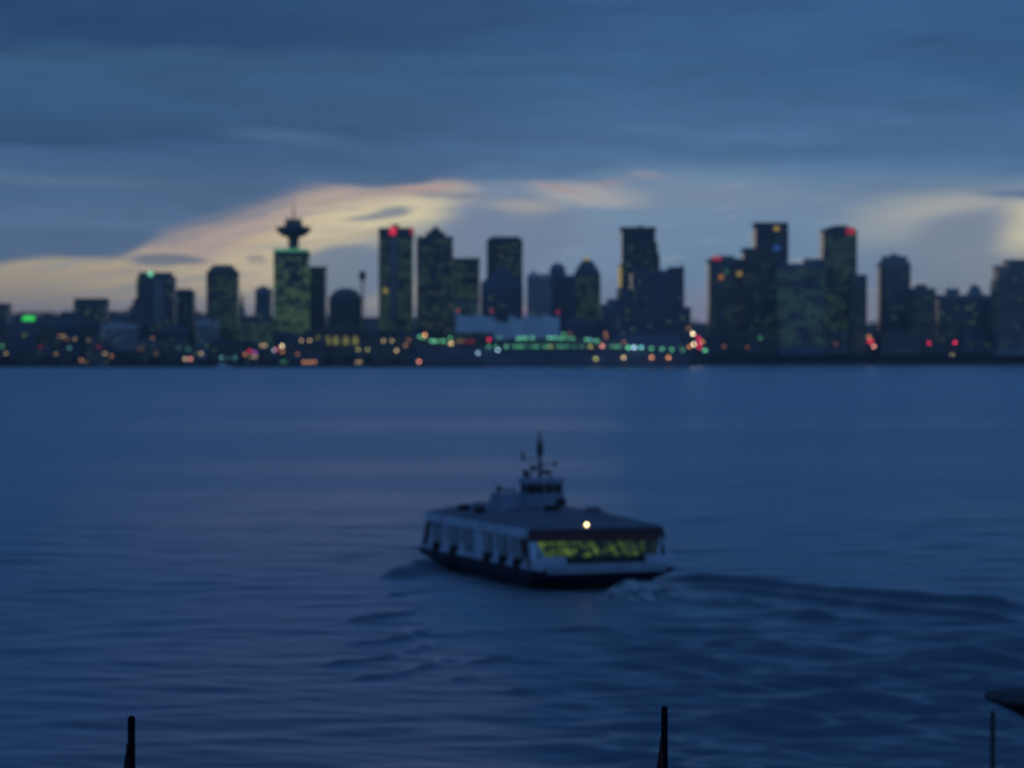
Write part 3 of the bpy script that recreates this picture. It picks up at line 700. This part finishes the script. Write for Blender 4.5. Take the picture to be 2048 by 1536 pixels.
lamps(L, 'small amber quay lamps below the station hall', [(714, 724, 'W', .28), (720.5, 724, 'W', .28)])
lamps(L, 'amber lamps at the right end of the arched station hall', [(767, 681.6, 'W', .38), (784, 681.6, 'W', .33)])
lamps(L, 'amber lamp below the right end of the station hall', [(793, 701, 'W', .55)])
lamps(L, 'dim brownish lamps left of the pier prow', [(811, 691, 'A', .28), (817, 680, 'A', .2)])
lamps(L, 'bright orange lamp standing close to water at the pier prow', [(838, 723, 'P', 1.0)])
lamps(L, 'bright orange lamp on the tip of the pier prow', [(850, 670, 'A', .8)])
lamps(L, 'bright cream lamp on the pier below the left sail', [(902, 687, 'W', .7)])
lamps(L, 'bluish white lamps low on the pier under the sails', [(956, 706, 'B', .45), (996, 700, 'B', .6)])
lamps(L, 'round lamps spaced along the pier foot', [(1191.5, 717.5, 'Y', .45), (1247, 715, 'W', .5), (1303, 715, 'A', .55), (1337, 715, 'A', .6)])
lamps(L, 'very bright white floodlights stacked right of the pier terminal', [(1385.5, 667.5, 'H', 1.5), (1387, 688.5, 'H', 1.5)], d=2700)
lamps(L, 'red lamps beside the very bright white floodlights', [(1397, 676, 'R', .7), (1399, 694, 'R', .75), (1398, 686, 'R', .6)], d=2700)
lamps(L, 'orange lamps crowding around the bright white floodlights', [(1405, 684, 'A', .45), (1377, 657, 'A', .14), (1379, 693, 'A', .4)], d=2700)
lamps(L, 'bright green lamp right of the bright white floodlights', [(1410, 700.5, 'G', .9)], d=2700)
lamps(L, 'very dim orange lamps along the right shore', [(1448, 693, 'A', .1), (1495, 695, 'A', .08), (1604, 705, 'P', .12), (1672, 688, 'A', .08), (1950, 712, 'W', .1)])
lamps(L, 'dim green lamp under the tallest right hand tower', [(1520.5, 676, 'G', .22)])
lamps(L, 'dim yellow green lamp below the arch topped tower', [(1648, 690, 'Y', .14)])
lamps(L, 'reddish lamps clustered left of the lone grey tower', [(1737, 673, 'A', .3), (1740, 677, 'A', .22), (1743, 682, 'R', .55), (1738, 683, 'R', .4), (1747.5, 692.5, 'P', .85)])
lamps(L, 'red lamps on the far right shore', [(1858.5, 686, 'R', .5), (1910, 685, 'R', .75)])
lamps(L, 'bright yellow lamp low on the far right shore', [(1903.5, 711, 'H', .85)])

# small moored craft by the far shore
def boat(px, d, L_, mat, label):
    r = empty('moored_boat', (X(px, d), d, 0), rz=.3, label=label, cat='boat')
    bm = B(); loft(bm, [[(-L_*.42, -1.2, -.3), (L_*.38, -1.2, -.3), (L_*.45, 0, -.3), (L_*.38, 1.2, -.3), (-L_*.42, 1.2, -.3)], [(-L_*.48, -1.8, 1.3), (L_*.38, -1.8, 1.5), (L_*.56, 0, 1.9), (L_*.38, 1.8, 1.5), (-L_*.48, 1.8, 1.3)]]); mesh_obj('hull', bm, mat, r)
    bm = B(); loft(bm, [rect(-L_*.25, L_*.2, -1.3, 1.3, 1.3), rect(-L_*.2, L_*.1, -1.1, 1.1, 3.6)]); mesh_obj('cabin', bm, mat, r)
    bm = B(); tube(bm, (-L_*.05, 0, 3.4), (-L_*.05, 0, 7), .15); mesh_obj('mast', bm, mat, r)
boat(446, 2560, 16, white, 'small white boat moored by the far shore under the cyan lamps')
boat(205, 2570, 12, WALL['grey'], 'small grey boat moored by the red waterline lamps far left')

# ------------------------------------------------------------------ the ferry
FM = dict(bluewhite=paint('wheelhouse_blue_white', (.22, .29, .40), .6, .2, .5, .15), white=paint('ferry_white', (.46, .56, .70), .6, .2, .5, .15), black=paint('ferry_shade_black', (.008, .008, .010), .5, .3, .5), navy=paint('ferry_navy', (.045, .052, .11), .4, .2, .5),
          red=paint('ferry_dark_red', (.055, .007, .012), .5, .2, .5), roof=paint('ferry_roof', (.10, .12, .165), .6, .2, .4), glass=paint('ferry_dark_glass', (.01, .013, .016), .15, .2, .5),
          pane=paint('ferry_side_glass', (.32, .38, .46), .6, .25, .7, .2), steel=paint('ferry_steel', (.05, .055, .065), .6, .2, .8), dark=paint('ferry_frame_dark', (.016, .013, .014), .6, .2, .8))
def cabin_light():
    m, t, bs = new_mat('cabin_window_light')
    tc = t.n.new('ShaderNodeTexCoord').outputs['Object']
    n = t.noise(tc, 1.5, 3., .55); n2 = t.noise(tc, .35, 1.)
    k = t.m('MULTIPLY', t.rng(n, .42, .66, .03, 1.), t.rng(n2, .3, .6, .35, 1.))
    x_ = t.sep(tc)[0]; k = t.m('MULTIPLY', k, t.rng(x_, 5.4, 2.2, .12, 1.))
    t.put(bs.inputs['Emission Color'], t.mix(n, (.13, .36, .03, 1), (.34, .48, .05, 1)))
    t.put(bs.inputs['Emission Strength'], t.m('MULTIPLY', k, .36)); bs.inputs['Base Color'].default_value = (.01, .012, .012, 1); bs.inputs['Roughness'].default_value = .15
    return m
FM['lit'] = cabin_light()
def ferry():
    r = empty('passenger_ferry', (2.45, 247.0, 0), math.radians(20.5), label='white and dark red double ended passenger ferry with lit rear windows crossing the water', cat='ferry')
    def part(nm, mat, fn, parent=r, **k):
        bm = B(); fn(bm); return mesh_obj(nm, bm, FM[mat] if isinstance(mat, str) else [FM[q] for q in mat], parent, **k)
    part('hull', ('black', 'navy'), lambda b: loft(b, [rect(-5.3, 5.3, -13.6, 13.6, -.9, 2.2), rect(-5.7, 5.7, -14.2, 14.2, .5, 2), rect(-6.3, 6.5, -15.4, 15.4, 1.2, 1.3), rect(-6.45, 6.7, -15.75, 15.75, 1.75, 1.0)], mats=[0, 1, 1]))  # black boot band; the shade under the hull is put into its colour
    def rub(b):
        for (z0, z1, e) in ((1.28, 1.42, .12),):
            loft(b, [rect(-6.25-e, 6.25+e, -15.45-e, 15.45+e, z0, 1.3), rect(-6.28-e, 6.28+e, -15.5-e, 15.5+e, z1, 1.3)])
    part('rubbing_strake', 'dark', rub)
    part('end_bulwark', 'white', lambda b: loft(b, [[(-5.3, -15.65, 1.45), (5.3, -15.65, 1.45), (5.3, -15.3, 1.45), (-5.3, -15.3, 1.45)], [(-5.5, -15.85, 2.2), (5.5, -15.85, 2.2), (5.5, -15.6, 2.2), (-5.5, -15.6, 2.2)]]))
    part('end_bulwark', 'white', lambda b: loft(b, [[(-5.3, 15.65, 1.45), (5.3, 15.65, 1.45), (5.3, 15.3, 1.45), (-5.3, 15.3, 1.45)], [(-5.5, 15.85, 2.2), (5.5, 15.85, 2.2), (5.5, 15.6, 2.2), (-5.5, 15.6, 2.2)]]))
    for x0, x1 in ((-6.2, -3.6), (3.7, 6.2)):
        part('corner_locker', 'white', lambda b: box(b, x0, x1, -15.5, -14.9, 1.72, 2.78))
    part('cabin', 'white', lambda b: loft(b, [rect(-6.2, 6.2, -14.7, 14.7, 1.75), rect(-6.05, 6.05, -13.0, 13.0, 4.85)]))
    ey = lambda z: -14.7+1.7*(z-1.75)/3.1
    def endquad(b, x0, x1, z0, z1, off, t_=.05):
        loft(b, [[(x0, ey(z0)-off, z0), (x1, ey(z0)-off, z0), (x1, ey(z0)-off+t_, z0), (x0, ey(z0)-off+t_, z0)], [(x0, ey(z1)-off, z1), (x1, ey(z1)-off, z1), (x1, ey(z1)-off+t_, z1), (x0, ey(z1)-off+t_, z1)]])
    part('end_frame', 'dark', lambda b: endquad(b, -5.75, 5.9, 1.9, 4.0, .06))
    part('end_fascia', 'red', lambda b: endquad(b, -6.15, 6.15, 3.98, 4.95, .14, .12))
    xs = [-5.65, -3.8, -1.95, -.1, 1.75, 3.6, 5.55]
    for a, c in zip(xs, xs[1:]): part('window', 'lit', lambda b: endquad(b, a+.1, c-.1, 2.72, 3.93, .12))
    part('corner_post', 'white', lambda b: endquad(b, -6.15, -5.72, 1.85, 3.97, .15, .1))
    for sgn in (-1, 1):
        def fin(b):
            A = [(sgn*5.75, -13.75, 4.15), (sgn*6.5, -12.6, 1.9), (sgn*4.7, -15.3, 1.75)]
            Bk = [(sgn*5.65, -13.5, 4.15), (sgn*6.2, -12.3, 1.9), (sgn*4.6, -14.9, 1.75)]
            loft(b, [A, Bk])
        part('corner_fin', 'white', fin)
    sx = lambda z: 6.2-.15*(z-1.75)/3.1
    def sidequad(b, s, y0, y1, z0, z1, off, t_=.05, lean=0):
        f = lambda z, o: s*(sx(z)+o)
        loft(b, [[(f(z0, off), y0, z0), (f(z0, off), y1, z0), (f(z0, off-t_), y1, z0), (f(z0, off-t_), y0, z0)], [(f(z1, off), y0+lean, z1), (f(z1, off), y1+lean, z1), (f(z1, off-t_), y1+lean, z1), (f(z1, off-t_), y0+lean, z1)]])
    for s in (-1, 1):
        part('corner_panel', 'red', lambda b: sidequad(b, s, -14.0, -12.7, 1.9, 4.6, .04, lean=1.2))
        part('corner_panel', 'red', lambda b: sidequad(b, s, 12.7, 14.0, 1.9, 4.6, .04, lean=-1.2))
        part('roof_edge', 'white', lambda b: sidequad(b, s, -13.2, 13.2, 4.25, 5.0, .16, .14))
        for y in (-11.3, -7.6, -3.9, 1.2, 5.0, 9.6):
            dr = part('door', 'pane', lambda b: sidequad(b, s, y-.8, y+.8, 2.15, 4.1, .06, lean=.55))
            part('door_frame', 'dark', lambda b: (sidequad(b, s, y-.95, y-.8, 2.1, 4.15, .09, .09, .57), sidequad(b, s, y+.8, y+.92, 2.1, 4.15, .09, .09, .57), sidequad(b, s, y-.05, y+.05, 2.15, 4.1, .09, .05, .55)), dr)
        for y in (-9.4, -5.8, 3.1, 7.3):
            part('side_window', 'pane', lambda b: sidequad(b, s, y-.55, y+.55, 2.9, 3.9, .05, lean=.3))
        for y in (-11.5, -8.0, -4.2, 4.6, 9.2):
            part('fender', 'dark', lambda b: (tube(b, (s*6.45, y, 1.6), (s*6.45, y, 2.5), .42, .42, 10)))
        part('gunwale', 'white', lambda b: box(b, min(s*6.12, s*6.42), max(s*6.12, s*6.42), -13.6, 13.6, 1.76, 2.0))
    part('roof', 'roof', lambda b: loft(b, [rect(-6.12, 6.12, -13.2, 13.2, 4.86), rect(-6.12, 6.12, -13.2, 13.2, 5.02), rect(-3.0, 3.0, -9.2, 10.0, 5.9)]))
    part('upper_roof', 'roof', lambda b: loft(b, [rect(-2.9, 2.9, -9.0, 9.8, 5.86), rect(-2.7, 2.7, -8.6, 9.4, 6.05)]))
    for x_, y_ in ((-4.4, 3.5), (-4.4, 7.6)):
        part('life_raft', 'dark', lambda b: tube(b, (x_, y_-.7, 5.65), (x_, y_+.7, 5.65), .34, .34, 12))
    part('vent', 'dark', lambda b: box(b, -1.6, -.5, -6.0, -5.2, 5.95, 6.5))
    part('roof_hatch', 'roof', lambda b: box(b, 1.4, 2.4, -8.4, -7.4, 6.0, 6.4))
    # control tower amidships
    part('deckhouse', 'bluewhite', lambda b: loft(b, [rect(-3.9, -.6, -.6, 3.4, 5.4, .3), rect(-3.5, -.7, -.3, 3.2, 7.25, .3)]))
    wx0, wx1, wy0, wy1 = -1.7, 1.75, -2.0, 1.3
    def wr(e, z, c=.7): return rect(wx0-e, wx1+e, wy0-e, wy1+e, z, c)
    wh = part('wheelhouse', 'bluewhite', lambda b: loft(b, [wr(-.1, 5.9), wr(0, 6.2), wr(.05, 7.3), wr(-.15, 7.32), wr(-.1, 8.2), wr(.1, 8.22), wr(0, 8.6)]))
    for (ax, ay, bx, by) in ((-1.0, -1.9, -.35, -1.9), (-.2, -1.9, .5, -1.9), (.65, -1.9, 1.05, -1.9), (1.12, -1.88, 1.66, -1.3), (-1.05, -1.86, -1.6, -1.28), (1.68, -1.1, 1.68, -.3), (1.68, -.1, 1.68, .6), (-1.62, -1.1, -1.62, -.3), (-1.62, -.1, -1.62, .6)):
        part('window', 'glass', lambda b: loft(b, [[(ax, ay, 7.38), (bx, by, 7.38), (bx*.95, by*.95, 7.38), (ax*.95, ay*.95, 7.38)], [(ax, ay, 8.14), (bx, by, 8.14), (bx*.95, by*.95, 8.14), (ax*.95, ay*.95, 8.14)]]), wh)
    part('locker', 'dark', lambda b: box(b, .8, 1.6, -2.25, -2.06, 6.25, 6.9), wh)
    def wing(b):
        for x_ in (-4.0, -3.2, -2.5): tube(b, (x_, -.2, 7.2), (x_, -.2, 7.75), .05)
        tube(b, (-4.0, -.2, 7.7), (-2.4, -.2, 7.6), .06); box(b, -4.1, -3.7, -.4, 0, 7.5, 7.95)
    part('bridge_wing_rail', 'steel', wing)
    ms = part('mast', 'steel', lambda b: (tube(b, (-.15, -.4, 8.5), (-.15, -.4, 10.6), .16, .13), tube(b, (-.15, -.4, 10.5), (-.15, -.4, 11.1), .2, .34), tube(b, (-.15, -.4, 11.1), (-.15, -.4, 11.8), .34, .24), tube(b, (-.15, -.4, 11.8), (-.15, -.4, 12.8), .16, .05)))
    part('yard', 'steel', lambda b: (tube(b, (-1.75, -.4, 10.35), (-.15, -.4, 10.3), .045), tube(b, (-1.75, -.4, 10.2), (-1.75, -.4, 10.95), .14, .12), tube(b, (-.15, -.4, 9.75), (1.35, -.4, 9.95), .045), tube(b, (1.3, -.4, 9.6), (1.3, -.4, 10.05), .12)), ms)
    part('radar', 'steel', lambda b: (box(b, -1.0, -.55, -.6, -.2, 9.35, 9.75), box(b, .05, .9, -.6, -.2, 8.95, 9.25), tube(b, (-.4, -.4, 9.4), (-.15, -.4, 9.2), .06)), ms)
    part('searchlight', 'steel', lambda b: (box(b, -1.75, -1.3, -.9, -.4, 8.75, 9.35), tube(b, (-1.5, -.6, 8.5), (-1.5, -.6, 8.8), .08), tube(b, (-1.2, -.4, 8.55), (-.15, -.4, 10), .05), tube(b, (1.0, -.4, 8.55), (-.15, -.4, 10), .05)), ms)
    lp = part('stern_lamp_post', 'steel', lambda b: tube(b, (-.75, -12.8, 4.9), (-.75, -12.8, 5.2), .05))
    bm = B(); ball(bm, (-.75, -12.9, 5.28), .14); mesh_obj('stern_lamp', bm, glow('stern_lamp_light', (1, .74, .36), 7), lp, True)
    return r
ferry()
# churned white water behind the stern
def foam():
    m, t, bs = new_mat('churned_foam')
    tc = t.n.new('ShaderNodeTexCoord').outputs['Object']
    n = t.noise(tc, 1.2, 5., .6)
    t.put(bs.inputs['Base Color'], t.mix(t.rng(n, .35, .65), (.06, .11, .15, 1), (.40, .47, .52, 1))); bs.inputs['Roughness'].default_value = .55
    bp = t.n.new('ShaderNodeBump'); bp.inputs['Strength'].default_value = .8; bp.inputs['Distance'].default_value = .4; t.put(bp.inputs['Height'], n); t.put(bs.inputs['Normal'], bp.outputs[0])
    bm = B(); rs = random.Random(4)
    cx, cy = water_pt(1270, 1196)
    n = 36; rows = []
    ph = [(rs.uniform(.5, 2.4), rs.uniform(.5, 2.4), rs.random()*6) for _ in range(9)]
    for i in range(n+1):
        row = []
        for j in range(n+1):
            u, v = i/n*2-1, j/n*2-1
            x, y = cx+u*3.6+v*.6, cy+v*4.4
            q = math.sqrt(u*u+v*v); h = 1.7*max(0, 1-q)**1.2*(1-.35*v)
            h += .11*sum(math.sin(a*x+b*y+c) for a, b, c in ph)*max(0, 1-q)**.5
            row.append(bm.verts.new((x, y, h-.28*sm((q-.7)/.3))))
        rows.append(row)
    for i in range(n):
        for j in range(n): bm.faces.new((rows[i][j], rows[i+1][j], rows[i+1][j+1], rows[i][j+1]))
    mesh_obj('wake_foam', bm, m, None, True, kind='stuff')
foam()

# ------------------------------------------------------------------ near poles
PM = dict(hood=paint('hood_grey', (.05, .055, .07), .9, .3, 2, .1), black=paint('pole_black', (.006, .006, .007), .9, .2, 2, .05), maroon=paint('flag_dark_red', (.07, .008, .015), .8, .3, 3), navy=paint('flag_near_black', (.010, .008, .012), .8, .3, 3))
def flagpole(px, py, d, cloth, wpx, sag, label):
    x, zt = X(px, d), Z(py, d)
    r = empty('flagpole', (x, d, 3.2), label=label, cat='flagpole')
    h = zt-3.2; k = d/F
    bm = B(); tube(bm, (0, 0, 0), (0, 0, h-.03), .075, wpx*k/2*.95, 12); mesh_obj('pole', bm, PM['black'], r, True)
    bm = B(); ball(bm, (0, 0, h), wpx*k/2*1.02); mesh_obj('finial', bm, PM['black'], r, True)
    bm = B(); rings = []; n = 16; R = random.Random(int(px))
    for i in range(26):
        u = i/25; z_ = h-sag[0]*k-u*2.6; w = (.55*wpx+sag[1]*sm(u*2.6/(sag[2]*k)))*k
        rings.append([(-w*.42+w*.72*math.cos(2*PI*j/n)*(1+.06*math.sin(3*j+u*9)), w*.55*math.sin(2*PI*j/n)*(1+.15*math.sin(5*j+u*4)), z_) for j in range(n)])
    loft(bm, rings); mesh_obj('furled_flag', bm, PM[cloth], r, True)
flagpole(261.5, 1440, 34, 'navy', 16, (48, 6, 60), 'black flagpole with a furled dark flag at the lower left of the view')
flagpole(1329.5, 1420, 30, 'maroon', 14, (55, 6, 70), 'slim flagpole with a furled dark red flag at the bottom right of centre')
def quay_lamp():
    d = 66; k = d/F; x = X(2085, d)
    r = empty('dock_lamp', (x, d, 3.2), label='black dock lamp with a wide shallow dish hood at the lower right edge', cat='lamp')
    z = lambda p: Z(p, d)-3.2
    bm = B(); tube(bm, (0, 0, 0), (0, 0, z(1440)), .08, .06, 12); mesh_obj('post', bm, PM['black'], r, True)
    bm = B(); lathe(bm, 0, 0, [(10*k, z(1452)), (40*k, z(1434)), (85*k, z(1411)), (112*k, z(1400)), (115*k, z(1394)), (108*k, z(1390)), (20*k, z(1386))], 40); mesh_obj('dish_hood', bm, PM['hood'], r, True)
    d2 = 76; x = X(1987, d2); h = Z(1424, d2)-3.2
    r = empty('thin_pole', (x, d2, 3.2), label='thin grey pole beneath the rim of the dish hooded dock lamp', cat='pole')
    bm = B(); tube(bm, (0, 0, 0), (0, 0, h), .085, .07, 10); mesh_obj('pole', bm, FM['dark'], r, True)
    bm = B(); box(bm, -.14, .14, -.14, .14, 0, .05); mesh_obj('base_plate', bm, FM['steel'], r)
quay_lamp()

# ------------------------------------------------------------------ evening air over the harbour
bm = B(); box(bm, -11500, 11500, -100, 7900, -4, 190)
hz = bpy.data.materials.new('haze_air'); hz.use_nodes = True; nt = hz.node_tree; nt.nodes.clear()
vo = nt.nodes.new('ShaderNodeVolumePrincipled'); vo.inputs['Color'].default_value = (.84, .9, 1, 1); vo.inputs['Density'].default_value = .000045
nt.links.new(vo.outputs[0], nt.nodes.new('ShaderNodeOutputMaterial').inputs['Volume'])
mesh_obj('haze', bm, hz, kind='stuff')

# ------------------------------------------------------------------ camera
cd = bpy.data.cameras.new('camera'); cam = bpy.data.objects.new('camera', cd); COL.objects.link(cam); S.camera = cam
cam.location = (0, 0, HC); cd.sensor_width = 36; cd.lens = F/2048*36; cd.clip_start = .5; cd.clip_end = 30000
cam.rotation_euler = (PI/2-math.atan((768-HY)/F), 0, 0)
cd.dof.use_dof = True; cd.dof.focus_distance = 24.0; cd.dof.aperture_fstop = 1.68; cd.dof.aperture_blades = 0

S.view_settings.view_transform = 'Standard'; S.view_settings.look = 'None'; S.view_settings.exposure = 0; S.view_settings.gamma = 1
S.render.engine = 'CYCLES'; S.cycles.use_adaptive_sampling = False
S.cycles.use_denoising = True; S.cycles.max_bounces = 5; S.cycles.sample_clamp_indirect = 4; S.cycles.caustics_reflective = False
